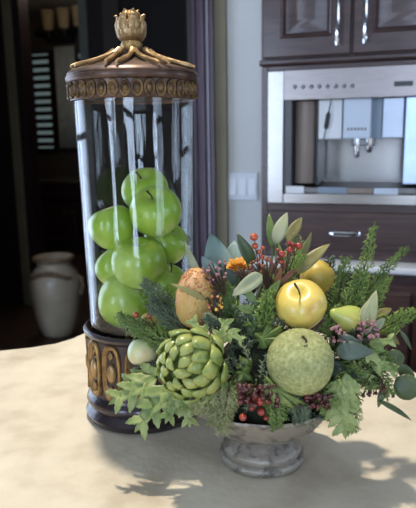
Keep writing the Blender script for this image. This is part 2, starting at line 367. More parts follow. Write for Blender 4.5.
# urn on the floor
Yu = 3.95; uc = atY(56.5, 300, Yu); zt = atY(56, 256, Yu).z; k = zt / .62
R_ = 50 / 2 * (ray(56, 290).normalized().y and Yu) / 600 * 1.03
ur = thing('floor_urn', (uc.x, Yu, 0), 'large cream glazed urn with a brown handle garland standing on the dark floor', 'urn')
pr = [(.58, 0), (.64, .01), (.76, .12), (.88, .28), (.97, .46), (1.0, .60), (.99, .70), (.92, .78), (.78, .845), (.68, .875), (.64, .90), (.66, .925), (.76, .955), (.80, .975), (.79, .995), (.74, 1.0), (.68, .985), (.60, .93), (.55, .85), (.7, .7), (.7, .3), (.4, .05)]
m = M(); m.lathe((uc.x, Yu, 0), [(a * R_, b * zt) for a, b in pr], 56); m.build('urn_body', urn_m, ur, angle=180)
m = M(); m.lathe((uc.x, Yu, 0), [(.765 * R_, .948 * zt), (.83 * R_, .968 * zt), (.83 * R_, .992 * zt), (.76 * R_, 1.006 * zt), (.72 * R_, 1.0 * zt)], 56, cap0=False, cap1=False); m.build('rim', urn_br, ur, angle=180)
m = M()
pts = []
for i in range(31):
    t = (i / 30) * 2 - 1; at_ = abs(t); ang = -pi / 2 - .05 + .98 * t; zz = (.825 - .09 * at_ ** 1.7 + (0 if at_ < .85 else .14 * (at_ - .85))) * zt
    k_ = zz / zt; rr = R_ * (.985 - max(0, (k_ - .70)) * 1.35) + .006
    pts.append((uc.x + rr * math.cos(ang), Yu + rr * math.sin(ang), zz))
m.tube(pts, [.011 + .007 * math.sin(pi * i / 30) + .003 * math.sin(i * 1.9) for i in range(31)], 8)
m.build('garland', urn_br, ur)
m = M()
for sx in (1,):
    pts = [(uc.x + R_ * .9 * sx, Yu - .01, .74 * zt), (uc.x + R_ * 1.08, Yu - .02, .72 * zt), (uc.x + R_ * 1.12, Yu - .02, .62 * zt), (uc.x + R_ * 1.0, Yu - .02, .52 * zt)]
    m.tube(pts, .016, 8)
m.build('side_handle', urn_br, ur)
# ================================================================== LIGHT SWITCH
a, b = atK(228.5, 186, 0)[0], atK(258, 186, 0)[0]; z1, z0 = atK(243, 172.5, 0)[1], atK(243, 200, 0)[1]
sw = thing('light_switch', K((a + b) / 2, 0, z0), 'white triple rocker light switch plate on the pale wall beside the cabinet', 'light switch')
kb(a, b, -.007, -.0005, z0, z1).build('plate', mat('plate_white', (234, 238, 242), None, .4), sw, smooth=False, bevel=.003)
for i in range(3):
    c = a + (b - a) * (i * 2 + 1) / 6; hw = (b - a) * .11; zz0, zz1 = z0 + (z1 - z0) * .2, z1 - (z1 - z0) * .2; zm = (zz0 + zz1) / 2
    m = M(); m.rings([[K(c - hw, -.007, z), K(c - hw, -.007 - d, z), K(c + hw, -.007 - d, z), K(c + hw, -.007, z)] for z, d in ((zz0, .007), (zm, .003), (zz1, .001))]); m.build('rocker', white_pl, sw, angle=20)
# ================================================================== KITCHEN CABINETRY
FW = -.62                         # face depth of the tall unit
def fk(x, y, w=FW): return atK(x, y, w)
uA = fk(261.5, 130)[0]; uB = 1.75
zCT = .92
zTop = fk(340, 63)[1]             # bottom line of the upper cabinet
zMt = fk(300, 70)[1]; zMb = fk(300, 203.5)[1]; zDr = fk(300, 207)[1]
uM0 = fk(268, 130)[0]; uM1 = fk(416, 140)[0] + .065
tall = thing('tall_cabinet', K((uA + uB) / 2, FW + .3, zCT), 'tall dark stained cabinet surround holding the steel coffee machine, drawer below', 'cabinet')
m = M(); m.kbox(uA, uM0, FW, -.002, zCT, zTop); m.kbox(uM1, uB, FW, -.002, zCT, zTop); m.kbox(uM0, uM1, FW, -.002, zMt, zTop); m.kbox(uM0, uM1, FW, -.002, zCT, zMb); m.kbox(uM0, uM1, -.05, -.002, zMb, zMt)
m.build('carcass', wood_h, tall, smooth=False, bevel=.002)
zd0 = zCT + .012; zd1 = zDr - .012
m = M(); m.kbox(uM0 + .003, uM1, FW - .018, FW - .0005, zd0 + .028, zd1); dr = m.build('drawer', wood_h, tall, smooth=False, bevel=.003)
m = M(); m.kbox(uM0 + .02, uM1 - .02, FW - .023, FW - .0185, zd1 - .03, zd1 - .018); m.kbox(uM0 + .02, uM1 - .02, FW - .023, FW - .0185, zd0 + .045, zd0 + .05); m.build('moulding', wood, dr, smooth=False)
ha, hb = fk(333, 232)[0], fk(359, 232)[0]; hz = fk(346, 231.5)[1]
def pull(c0, c1, w, th, name, parent):
    m = M(); p0, p1 = V(c0), V(c1); out = -N
    m.tube([p0, p0 + out * .022, p0 * .9 + p1 * .1 + out * .03, (p0 + p1) / 2 + out * .032, p0 * .1 + p1 * .9 + out * .03, p1 + out * .022, p1], th, 8)
    return m.build(name, chrome, parent)
pull(K(ha, FW - .018, hz), K(hb, FW - .018, hz), 0, .0075, 'drawer_handle', dr)
# upper cabinet
zU0 = zTop + .001; zU1 = 2.5; UF = FW - .004
up = thing('wall_cabinet', K((uA + uB) / 2, FW + .3, zU0), 'dark raised panel wall cabinet above the coffee machine, with two silver pulls', 'cabinet')
kb(uA, uB, UF, -.002, zU0, zU1).build('carcass', wood, up, smooth=False, bevel=.002)
zdb = fk(300, 57.5)[1]; dx = [(fk(264.5, 40)[0], fk(351.5, 40)[0]), (fk(353.5, 40)[0], fk(353.5, 40)[0] + .31)]
for i, (a, b) in enumerate(dx):
    m = M(); panel_door(m, a, b, zdb, 2.4, UF - .0005, .022, .062); d = m.build('door', wood, up, angle=20)
    hu = fk(339.5, 25)[0] if i == 0 else fk(366.5, 25)[0]; hz0 = fk(340, 46)[1]; hz1 = hz0 + .15
    pull(K(hu, UF - .022, hz0), K(hu, UF - .022, hz1), 0, .0062, 'door_handle', d)
m = M(); m.rings([[K(uA - .004, UF, zU0 - .0005 + h), K(uA - .004, UF - d, zU0 + h), K(uB, UF - d, zU0 + h), K(uB, UF, zU0 + h)] for h, d in ((0, .004), (.006, .010), (.014, .010), (.018, .004))]); m.build('light_rail', wood, up, angle=20)
# perimeter counter and base cabinet
CF = FW - .09
m = M(); m.kbox(uA - .02, uB + .1, CF, -.002, zCT - .022, zCT - .001); o = m.build('kitchen_countertop', stone_far, None, org=K((uA + uB) / 2, CF, zCT - .04), smooth=False, bevel=.006)
tag(o, 'pale stone countertop strip running below the dark drawer at right', 'countertop')
BF = CF + .02
bc = thing('base_cabinet', K((uA + uB) / 2, BF, 0), 'dark wooden base cabinet under the pale countertop behind the greenery', 'cabinet')
kb(uA, uB + .08, BF, -.002, 0, zCT - .023).build('carcass', wood, bc, smooth=False, bevel=.002)
e0 = atK(408, 345, BF)[0]
m = M(); panel_door(m, e0 - .45, e0, .12, zCT - .08, BF, .02, .06); m.build('door', wood, bc, angle=20)
m = M(); panel_door(m, e0 + .01, e0 + .42, .12, zCT - .08, BF, .02, .06); m.build('door', mat('reddish_wood', (72, 44, 34), (54, 32, 26), .4, scale=8), bc, angle=20)
# ================================================================== COFFEE MACHINE
cm = thing('coffee_machine', K((uM0 + uM1) / 2, FW, zMb), 'built-in stainless steel coffee machine with open niche set in dark cabinetry', 'coffee machine')
nu0 = fk(284, 140)[0]; nz1 = fk(300, 100)[1]; nz0 = fk(300, 187)[1]; nu1 = fk(416, 140)[0] + .01; zfb = fk(300, 193)[1]
MF = FW - .012
m = M(); m.kbox(uM0 + .001, nu0, MF, FW + .3, zMb + .001, zMt - .001); m.kbox(nu1, uM1 - .001, MF, FW + .3, zMb + .001, zMt - .001)
m.kbox(nu0, nu1, MF, FW + .3, zMb + .001, zfb)
m.build('frame', steel, cm, smooth=False, bevel=.002)
kb(nu0 - .0005, nu1 + .0005, MF - .001, FW + .3, nz1, zMt - .001).build('control_panel', mat('warm_steel', (150, 142, 138), (136, 129, 126), .33, 1, scale=20, stretch=(1, 1, 30)), cm, smooth=False, bevel=.001)
m = M(); m.kbox(nu0, nu1, FW + .24, FW + .3, zfb, nz1); m.build('back_panel', steel, cm, smooth=False)
# buttons
for i in range(8):
    x = 295 + i * 8.2; uu, zz = atK(x, 87 - i * .15, MF); m = M(); m.ball(K(uu, MF, zz), .0068, 12, (1, 1, 1)); m.build('button', greypl, cm)
a, z = atK(394, 84, MF); b, _ = atK(413, 84, MF); kb(a, b, MF - .002, MF, z - .007, z + .007).build('display', black_pl, cm, smooth=False)
# left canister
D1 = FW + .05
a, b = fk(290, 140)[0] + .004, fk(315, 140)[0]; kb(nu0, a, FW + .0, FW + .24, nz0, nz1).build('niche_side', mat('dark_grey_panel', (96, 94, 96), None, .4), cm, smooth=False)  # plain dark grey panel down the left of the niche
m = M(); rr = (b - a) / 2; m.lathe(K((a + b) / 2, FW + .02 + rr, nz0 + .01), [(rr * .97, 0), (rr, .006), (rr, nz1 - nz0 - .02), (rr * .96, nz1 - nz0 - .012)], 32); m.build('bean_container', mat('bronzed_steel', (172, 158, 146), (146, 132, 122), .55, .5, scale=4, stretch=(6, 6, .5)), cm, angle=30)
kb(b, b + .006, FW + .03, FW + .2, nz0 + .005, nz1).build('divider', black_pl, cm, smooth=False)
# white splash panel, steam wand
zz1 = fk(340, 139)[1]
a, b = fk(317, 120)[0], fk(341, 120)[0]; kb(a, b, FW + .03, FW + .2, zz1, nz1).build('lit_side_panel', white_pl, cm, smooth=False, bevel=.003)
p = [K(*((fk(331, 100)[0], FW + .01, nz1))), K(fk(328.5, 112)[0], FW + .008, fk(328, 112)[1])]
m = M(); m.tube(p, .0022, 8); p2 = K(fk(325.5, 129)[0], FW + .008, fk(325, 129)[1]); p3 = K(fk(323.5, 139)[0], FW + .008, fk(323, 139)[1])
m.tube([p[1], p[1].lerp(p2, .2), p2.lerp(p[1], .2), p2], [.004, .0075, .0075, .005], 10); m.tube([p2, p3], .0022, 8); m.build('steam_wand', black_pl, cm)
# brew head
a, b = fk(343, 120)[0], fk(371, 120)[0]; bh = kb(a, b, FW + .005, FW + .2, zz1, nz1).build('brew_head', mat('pale_blue_plastic', (208, 220, 234), None, .35), cm, smooth=False, bevel=.004)
m = M()
for i in range(6):
    uu, z = atK(347 + i * 3.4, 129, FW); m.kbox(uu, uu + .0065, FW + .0035, FW + .0048, z - .004, z + .004)
m.build('lettering', greypl, bh, smooth=False)
kb(b, fk(382, 120)[0], FW + .06, FW + .2, zz1, nz1).build('recess_panel', mat('blue_grey_metal', (130, 144, 158), None, .4, .3), cm, smooth=False)
a, b = fk(382, 120)[0], fk(404, 120)[0]; kb(a, b, FW + .02, FW + .2, zz1, nz1).build('water_tank', mat('satin_steel', (186, 194, 206), (176, 184, 196), .4, .8, scale=10), cm, smooth=False, bevel=.003)
kb(fk(405, 120)[0], nu1, FW + .01, FW + .2, nz0 + .01, nz1).build('side_column', mat('bright_blue_steel', (196, 214, 240), (180, 200, 230), .3, .6, scale=10), cm, smooth=False, bevel=.003)
# spouts
for x, y, r in ((356.5, 158, .011), (369, 153, .013)):
    uu = fk(x, 145)[0]; zb_ = fk(x, y)[1]; m = M(); m.lathe(K(uu, FW + .03, zb_), [(r * .5, 0), (r * .7, .006), (r * .9, .03), (r * 1.1, .045), (r * 1.1, zz1 - zb_ + .002)], 20); m.build('spout', chrome, cm, angle=60)
m = M(); m.kbox(fk(351, 141)[0], fk(375, 141)[0], FW + .02, FW + .1, fk(350, 146)[1], zz1); m.build('spout_block', steel_dark, cm, smooth=False, bevel=.003)
# tray and cup plates
m = M(); m.kbox(nu0 + .002, nu1 - .001, FW, FW + .24, zfb + .0005, nz0); m.build('drip_tray', steel_dark, cm, smooth=False, bevel=.002)
for x0, x1, y0, y1, mt in ((286, 304, 186, 193, 'white_plastic'), (318, 347, 187, 193, 'blue_grey_metal'), (348, 372, 188, 193, 'bronzed_steel'), (374, 398, 188, 194, 'pale_blue_plastic')):
    a, b = fk(x0, 190)[0], fk(x1, 190)[0]; za, zb_ = fk(x0, y1)[1], fk(x0, y0)[1]; kb(a, b, FW - .006, FW + .0, za, zb_).build('tray_insert', MATS[mt], cm, smooth=False)
# ================================================================== ISLAND
ZI = .92
edge = [atz(*p, ZI) for p in ((-40, 352), (0, 350), (30, 347), (55, 343), (72, 338), (92, 329), (112, 323), (140, 319), (190, 317), (240, 318), (280, 322), (320, 332), (360, 347), (416, 372), (450, 385))]
left = [V((-.62, edge[0].y - .02, ZI))]; right = [V((.52, edge[-1].y - .055, ZI)), V((.68, edge[-1].y - .13, ZI))]
poly = left + edge + right + [V((.9, .6, ZI)), V((.9, -.3, ZI)), V((-.9, -.3, ZI)), V((-.9, .9, ZI))]
ctr = V((0, .4, ZI))
def offs(i, dz): return [V((ctr.x + (p.x - ctr.x) * i, ctr.y + (p.y - ctr.y) * i, ZI + dz)) for p in poly]
m = M(); m.rings(list([offs(.985, -.04), offs(1.0, -.034), offs(1.002, -.02), offs(1.0, -.005), offs(.994, 0)]))
o = m.build('island_countertop', stone, None, org=(0, .4, ZI - .04), angle=40); tag(o, 'cream limestone island top with scalloped edge filling the foreground', 'countertop')
isl = thing('island_cabinet', (0, .3, 0), 'dark wooden island base hidden below the cream limestone top', 'cabinet')
m = M(); m.box((-.6, -.2, 0), (.6, .75, ZI - .041)); m.build('carcass', wood_black, isl, smooth=False)
# ================================================================== GLASS JAR
JX, JY = -.0945, .812
ja = thing('apothecary_jar', (JX, JY, ZI), 'tall glass jar with ornate bronze and gold lid and base, full of green apples', 'jar')
def zs(y): return atY(142, y, JY).z
zr = zs(322)            # top of base rim
m = M(); b0 = ZI + .0005
zq = [zs(397), zs(384)]
m.lathe((JX, JY, 0), [(.02, b0), (.078, b0), (.082, b0 + .003), (.0835, b0 + .010), (.082, zq[0] - .006), (.079, zq[0] - .002), (.0765, zq[0] + .001), (.079, zq[0] + .004), (.0815, (zq[0] + zq[1]) / 2), (.079, zq[1] - .003), (.0755, zq[1]), (.0745, zq[1] + .004),
                      (.0745, zr - .012), (.0765, zr - .009), (.0805, zr - .006), (.0815, zr - .002), (.080, zr), (.0765, zr + .001), (.0755, zr - .006), (.0755, zr - .07), (.02, zr - .071)], 96)
base = m.build('base', bronze, ja, angle=50)
NP = 14
for i in range(NP):
    a = -pi / 2 + math.radians(-27) + i * 2 * pi / NP; zm = (zq[1] + zr - .008) / 2 + .001; hh = (zr - .012 - zq[1]) / 2 - .001; hw = .0145
    def pos(du, dz, d): aa = a + du / .076; r = .0745 + d; return V((JX + r * math.cos(aa), JY + r * math.sin(aa), zm + dz))
    def oval(sx, sz, d, n=28, sq=3.0):
        out = []
        for j in range(n):
            t = 2 * pi * j / n; c, s_ = math.cos(t), math.sin(t)
            out.append(pos(sx * math.copysign(abs(c) ** (2 / sq), c), sz * math.copysign(abs(s_) ** (2 / sq), s_), d))
        return out
    m = M(); m.rings([oval(hw, hh, 0), oval(hw, hh, .003), oval(hw * .9, hh * .95, .0052), oval(hw * .76, hh * .87, .0045), oval(hw * .66, hh * .82, .001)], False, True)
    p = m.build('cartouche', gold, base, angle=180)
    m = M(); m.rings([oval(hw * .46, hh * .34, 0, sq=2), oval(hw * .46, hh * .34, .003, sq=2), oval(hw * .36, hh * .25, .005, sq=2), oval(hw * .2, hh * .14, .0062, sq=2)])
    for s_ in (-1, 1):
        m.rings([[pos(du * k, s_ * (hh * .62) + dz * k, .0012 + d) for du, dz in ((-.005, 0), (0, -.008), (.005, 0), (0, .008))] for k, d in ((1, 0), (.8, .002), (.2, .0035))])
    # relief sits on the cartouche of the base
    m.build('medallion', gold_lt, base, angle=180)
# glass cylinder
zg0 = zr - .068; zg1 = zs(99) + .004
def gr(z): t = (z - zr) / (zg1 - zr); return .0712 + .0065 * max(t, 0) ** 1.1
m = M(); zz = [zg0 + (zg1 - zg0) * i / 24 for i in range(25)]
m.lathe((JX, JY, 0), [(gr(z), z) for z in zz] + [(gr(z) - .003, z) for z in reversed(zz)] + [(gr(zz[0]), zz[0])], 128, cap0=False, cap1=False)
m.f += []
m.build('glass_cylinder', G, ja, angle=60)
# lid
zl0, zl1, zl2 = zs(101), zs(83), zs(73)
m = M(); m.lathe((JX, JY, 0), [(.0785, zl0 + .004), (.0805, zl0), (.082, zl0 + .002), (.082, zl1 - .001), (.0845, zl1), (.0862, zl1 + .003), (.0865, zl1 + .006), (.0845, zl1 + .0085), (.085, zl2 - .003), (.083, zl2), (.07, zl2 + .004), (.05, zl2 + .010), (.034, zl2 + .016), (.026, zl2 + .020), (.02, zl2 + .0235), (.015, zl2 + .026), (.0135, zl2 + .029), (.001, zl2 + .030)], 96)
lid = m.build('lid', mat('lid_bronze', (104, 80, 66), (62, 45, 38), .42, .4, scale=40, coat=.1), ja, angle=50)
m = M(); NO = 36
for i in range(NO):
    a = 2 * pi * i / NO; zm = (zl0 + zl1) / 2; hh = (zl1 - zl0) / 2 - .001; hw = .0068
    def pos(du, dz, d): aa = a + du / .082; r = .082 + d; return V((JX + r * math.cos(aa), JY + r * math.sin(aa), zm + dz))
    def ov(k, d): return [pos(hw * k * math.cos(2 * pi * j / 14), hh * k * math.sin(2 * pi * j / 14), d) for j in range(14)]
    m.rings([ov(1, 0), ov(1, .002), ov(.86, .0034), ov(.7, .002), ov(.62, .0002), ov(.5, .0004), ov(.38, .0024), ov(.1, .0032)])
m.build('filigree_band', gold_dk, lid, angle=180)
# gold straps radiating over the lid
for i in range(8):
    a = 2 * pi * i / 8 + .2
    for s_ in (-1, 1):
        pts = []
        for k in range(9):
            t = k / 8; r = .022 + .060 * t; z = zl2 + (.0235 - .0225 * t ** .7) + .004; aa = a + s_ * (.05 + .35 * t * (1 - .25 * t))
            pts.append((JX + r * math.cos(aa), JY + r * math.sin(aa), z))
        if s_ == -1: mm = M()
        mm.tube(pts, [.0042, .0038, .0034, .003, .003, .003, .003, .0034, .002], 8)
    mm.build('strap', gold_lt, lid)
zf = zl2 + .026; zt_ = zs(10)
fin = M(); fh = zt_ - zf
fin.lathe((JX, JY, 0), [(.0135, zf), (.0125, zf + .1 * fh), (.0145, zf + .18 * fh), (.0125, zf + .24 * fh), (.014, zf + .32 * fh), (.0165, zf + .45 * fh), (.0172, zf + .58 * fh), (.0150, zf + .72 * fh), (.0120, zf + .80 * fh), (.0112, zf + .88 * fh), (.0085, zf + .95 * fh), (.002, zf + fh)], 40, fn=lambda a, z: 1 + (.07 * math.cos(8 * a) if z > zf + .3 * fh else 0))
fo = fin.build('finial', gold, lid, angle=180)
def leaf_grid(m, base, tip, nrm, wid, shape, bend=0, fold=0, n=9, wn=5, serr=0, tw=0):
    base, tip = V(base), V(tip); d = tip - base; L = d.length; d.normalize(); nn = V(nrm); side = d.cross(nn)
    if side.length < 1e-3: side = d.cross(V((.3, .9, .2)))
    side.normalize(); nn = side.cross(d).normalized(); rows = []
    for i in range(n + 1):
        t = i / n; w = shape(t) * wid / 2; row = []
        if serr and i % 2: w *= 1 - serr
        ca, sa = math.cos(tw * t), math.sin(tw * t)
        sd = side * ca + nn * sa; n2 = nn * ca - side * sa
        for j in range(wn):
            s_ = (j / (wn - 1)) * 2 - 1
            row.append(base + d * (L * t) + sd * (w * s_) + n2 * (bend * L * 4 * t * (1 - t) * .5 + bend * -.3 * L * t * t + fold * abs(s_) * w))
        rows.append(row)
    m.rings(rows, False, False, closed=False)
sh_lance = lambda t: max(.02, math.sin(pi * t ** .8) ** .8)
sh_ovate = lambda t: max(.03, (math.sin(pi * t ** .62)) ** .7)
sh_round = lambda t: max(.05, math.sqrt(max(0, 1 - (2 * t - 1) ** 2)))
m = M()
for (cnt, off, rr, wk, cl) in ((7, .1, [(.0145, .25), (.0195, .36), (.0215, .48), (.0205, .60), (.0195, .68), (.0215, .70)], 1.1, 0), (7, .55, [(.017, .40), (.0215, .52), (.0225, .64), (.0205, .75), (.0195, .83), (.023, .85)], 1.05, 0), (5, .2, [(.0165, .66), (.0165, .76), (.0145, .86), (.012, .93), (.0095, .98), (.0115, 1.0)], .85, 0)):
  for i in range(cnt):
    a = 2 * pi * i / cnt + off; dr_ = V((math.cos(a), math.sin(a), 0)); c = V((JX, JY, 0))
    pts = [c + dr_ * r * .83 + V((0, 0, zf + h * fh)) for r, h in rr]; sd = V((-dr_.y, dr_.x, 0)) * .86
    rows = [[p - sd * w * wk, p - sd * w * .5 * wk + dr_ * .001, p + dr_ * .0022, p + sd * w * .5 * wk + dr_ * .001, p + sd * w * wk] for p, w in zip(pts, (.006, .0085, .009, .0072, .0045, .002))]
    m.rings(rows, False, False, closed=False)
m.build('curled_leaves', gold_lt, fo, angle=180, solid=.0018)
# ================================================================== GREEN APPLES
apple_prof = [(.02, -.70), (.18, -.80), (.36, -.84), (.55, -.76), (.76, -.56), (.93, -.26), (1.0, .08), (.98, .36), (.86, .62), (.66, .79), (.44, .85), (.26, .82), (.13, .75), (.03, .70)]
def apple(name, loc, r, mt, label, cat, group=None, ax=(0, 0, 1), prof=None, stem=.5, lobes=.03, st=None, sub=1):
    th_ = thing(name, loc, label, cat, group); m = M(); loc = V(loc)
    m.lathe(loc, [(a * r, b * r) for a, b in (prof or apple_prof)], 30, ax=ax, fn=lambda a, z: 1 + lobes * math.cos(5 * a) * (1 if z < 0 else .5)); m.build('fruit_body', mt, th_, angle=180, sub=sub)
    if stem:
        Q = V(ax).normalized(); sd = Q.cross(V((.3, 1, .2))).normalized(); m = M()
        tt = max(b for a, b in (prof or apple_prof)) if prof else .72
        m.tube([loc + Q * r * (tt - .02), loc + Q * r * (tt + stem * .4) + sd * r * .03, loc + Q * r * (tt + stem) + sd * r * .16], [r * .035, r * .03, r * .05], 6); m.build('stem', st or stem_m, th_)
    return th_
A = [ # px, py, depth offset, r px, axis, label
    (146, 192, .022, 24, (-.2, -.5, .8), 'green apple at the very top of the pile in the jar, behind its neighbour'),
    (156, 213, -.018, 26.5, (-.1, -.55, .8), 'shiny green apple second from the top, its stem hollow facing forward'),
    (113, 228, -.012, 24, (-.3, .1, .9), 'green apple against the left side of the jar, at upper left'),
    (139, 264, -.032, 28, (.0, -.25, .95), 'largest green apple in the middle of the jar, pressed to the front glass'),
    (119, 304, -.026, 27.5, (.5, .0, .85), 'green apple low at the left front of the jar, above the base rim'),
    (179, 243, .02, 23, (.4, -.3, .7), 'green apple half hidden at the right back of the jar'),
    (172, 287, -.01, 25, (.4, -.2, .8), 'green apple at the lower right of the jar behind the beaded fruit'),
    (101, 266, .03, 22, (-.5, .2, .6), 'shaded green apple at the left back of the jar between two others'),
    (163, 325, -.012, 25, (.2, .4, .9), 'green apple at the bottom right of the jar sunk in the base'),
    (143, 297, .045, 24, (0, .3, .9), 'green apple at the back of the jar behind the lower fruit'),
]
for i, (x, y, dy, rp, ax, lb) in enumerate(A):
    Y = JY + dy; p = atY(x, y, Y); dep = (CP - p).dot(R3 @ V((0, 0, 1)))
    r = rp * dep / 600
    rad = math.hypot(p.x - JX, p.y - JY); mx = gr(p.z) - .0035 - r * 1.02
    if rad > mx: p.x = JX + (p.x - JX) * max(mx, 0) / rad; p.y = JY + (p.y - JY) * max(mx, 0) / rad
    apple('green_apple', p, r, apple_g, lb, 'apple', 'green apples in the glass jar', ax=ax, stem=.35)
# ================================================================== PEDESTAL BOWL
BX, BY = .0625, .6735
bw = thing('pedestal_bowl', (BX, BY, ZI), 'silvery weathered footed bowl on the stone top carrying the fruit arrangement', 'bowl')
zst = ZI + .033; zrim = ZI + .086
m = M(); m.lathe((BX, BY, 0), [(.01, ZI + .0005), (.0475, ZI + .0005), (.051, ZI + .003), (.052, ZI + .008), (.050, ZI + .0115), (.0465, ZI + .013), (.0475, ZI + .017), (.0465, ZI + .021), (.042, ZI + .0235), (.039, ZI + .027), (.034, ZI + .031), (.031, ZI + .035), (.01, ZI + .036)], 72); m.build('foot', bowl_m, bw, angle=50)
m = M(); m.lathe((BX, BY, 0), [(.028, zst), (.040, zst + .004), (.056, zst + .012), (.071, zst + .025), (.082, zst + .040), (.0915, zrim - .002), (.0935, zrim + .001), (.0925, zrim + .003), (.089, zrim), (.079, zst + .038), (.064, zst + .020), (.03, zst + .006)], 80, fn=lambda a, z: 1 + .006 * math.cos(16 * a)); m.build('bowl_body', bowl_m, bw, angle=60)
C0 = V((BX, BY, .995))
m = M(); m.ball(C0 + V((.004, 0, 0)), 1, 28, (.074, .072, .088))
for v_ in m.v: v_ += (v_ - C0).normalized() * random.uniform(-.004, .004)
for v_ in m.v:
    v_.z = max(v_.z, zst + .022)
    q = .060 + (v_.z - zst - .020) * .36; d_ = math.hypot(v_.x - BX, v_.y - BY)
    if v_.z < zrim + .004 and d_ > q: v_.x = BX + (v_.x - BX) * q / d_; v_.y = BY + (v_.y - BY) * q / d_
o = m.build('moss_mound', moss_m, None, org=(BX, BY, zst + .022), angle=180); tag(o, 'dark green moss mound filling the bowl beneath the fruit', 'moss')
# ================================================================== FRUIT
def dist(p): return (CP - p).dot(R3 @ V((0, 0, 1)))
def fr(x, y, Y, rp): p = atY(x, y, Y); return p, rp * dist(p) / 600
p, r = fr(299.5, 363, .602, 34)
round_prof = [(.02, -.93), (.3, -.92), (.6, -.78), (.84, -.52), (.98, -.18), (1, .12), (.93, .45), (.76, .72), (.5, .90), (.25, .955), (.1, .92), (.02, .88)]
apple('green_pomegranate', p, r, pomelo_m, 'big round dull green fruit with sparkly rind at the front of the bowl', 'fruit', ax=(.12, -.5, .85), prof=round_prof, stem=.16, lobes=.006)
p, r = fr(301, 306, .655, 26); apple('yellow_apple', p, r, yel_m, 'yellow apple with a dark stem resting above the round green fruit', 'apple', ax=(-.15, -.55, .75), stem=.62)
p, r = fr(317, 278, .725, 18); apple('yellow_quince', p, r, yel2_m, 'small yellow fruit half hidden behind the yellow apple', 'fruit', ax=(.5, -.1, .5), prof=round_prof, stem=.2)
p, r = fr(142, 351, .675, 15); apple('blush_crabapple', p, r, blush_m, 'small pale green fruit with a pink blush hanging over the jar base', 'fruit', ax=(.2, -.3, -.9), stem=.3)
p, r = fr(149, 322, .71, 9); apple('yellow_crabapple', p, r, yel_m, 'tiny yellow fruit among lacy greenery in front of the lowest jar apples', 'fruit', ax=(.1, -.5, .8), stem=0, sub=0)
p, r = fr(349, 319, .645, 15)
pear_prof = [(.02, -1.1), (.35, -1.08), (.75, -.85), (.95, -.5), (1, -.1), (.88, .35), (.62, .75), (.42, 1.1), (.32, 1.35), (.18, 1.5), (.02, 1.52)]
apple('green_pear', p, r, greenf_m, 'lime green pear lying among leaves at the right of the yellow apple', 'pear', ax=(-.75, -.2, .35), prof=pear_prof, stem=.3)
# beaded papaya
p, r = fr(195, 299, .675, 19.5)
bp = thing('beaded_papaya', p, 'oval orange and yellow fruit crusted with tiny beads, beside the jar', 'fruit')
ax = V((.10, -.12, 1)).normalized(); rp_ = [(.02, -1.55), (.35, -1.5), (.7, -1.22), (.93, -.8), (1.0, -.3), (.98, .2), (.88, .75), (.7, 1.2), (.45, 1.5), (.2, 1.62), (.02, 1.64)]
m = M(); m.lathe(p, [(a * r, b * r) for a, b in rp_], 36, ax=ax); m.build('fruit_body', pap_m, bp, angle=180)
m = M(); Q = ax.to_track_quat('Z', 'Y').to_matrix()
for i in range(420):
    t = random.uniform(.0, 1.6); a = random.uniform(0, 2 * pi)
    rr = 1.0
    for k in range(len(rp_) - 1):
        if rp_[k][1] <= t <= rp_[k + 1][1]: f = (t - rp_[k][1]) / (rp_[k + 1][1] - rp_[k][1]); rr = rp_[k][0] * (1 - f) + rp_[k + 1][0] * f
    if random.random() > (t + .25) / 1.5: continue
    m.ball(p + Q @ V((rr * r * math.cos(a), rr * r * math.sin(a), t * r)), random.uniform(.0009, .0017), 6)
o = m.build('bead_crust', bead_m, bp, angle=180); o['kind'] = 'stuff'
# artichoke
p, r = fr(194, 364, .612, 31)
ar = thing('artichoke', p, 'plump green artichoke with overlapping bracts at the left front of the bowl', 'artichoke')
ax = V((-.55, -.78, .05)).normalized(); Q = ax.to_track_quat('Z', 'Y').to_matrix()
m = M(); m.ball(p, r * .82, 24, ax=ax); m.build('core', arti_d, ar, angle=180)
m = M(); m.tube([p - ax * r * .7, p - ax * r * 1.25], r * .2, 10); m.build('stem', arti_m, ar)
nb = 40
for i in range(nb):
    t = (i + .5) / nb; phi = i * 2.39996; th_ = math.acos(1 - 1.72 * t) * .98 + .10   # polar angle from the tip
    b_th = th_ + .30; L = r * (.36 + .34 * min(t * 1.6, 1)); wd_ = r * (.36 + .42 * min(t * 1.5, 1))
    def sp(th, k): return p + Q @ (V((math.sin(th) * math.cos(phi), math.sin(th) * math.sin(phi), math.cos(th))) * (r * k))
    bpnt = sp(min(b_th, pi * .97), .80); nrm = (sp(th_, 1) - p).normalized(); tang = (sp(max(th_ - .25, .01), .95) - sp(b_th, .95)).normalized()
    side = tang.cross(nrm).normalized(); m = M(); rings = []
    for k, (w, h) in enumerate(((.3, .0), (.78, .08), (1.0, .17), (1.02, .24), (.88, .27), (.58, .22), (.15, .12))):
        c = bpnt + tang * (L * 1.6 * k / 6) + nrm * (r * h * .9 + r * .03)
        thk = r * .13 * (1 - k / 9) + r * .01
        rings.append([c + side * (wd_ / 2 * w * math.cos(q)) + nrm * (thk * math.sin(q) * (1 if math.sin(q) > 0 else .7) - abs(math.cos(q)) ** 2 * w * wd_ * .16) for q in [2 * pi * j / 12 for j in range(12)]])
    m.rings(rings); m.build('bract', arti_m, ar, angle=180)
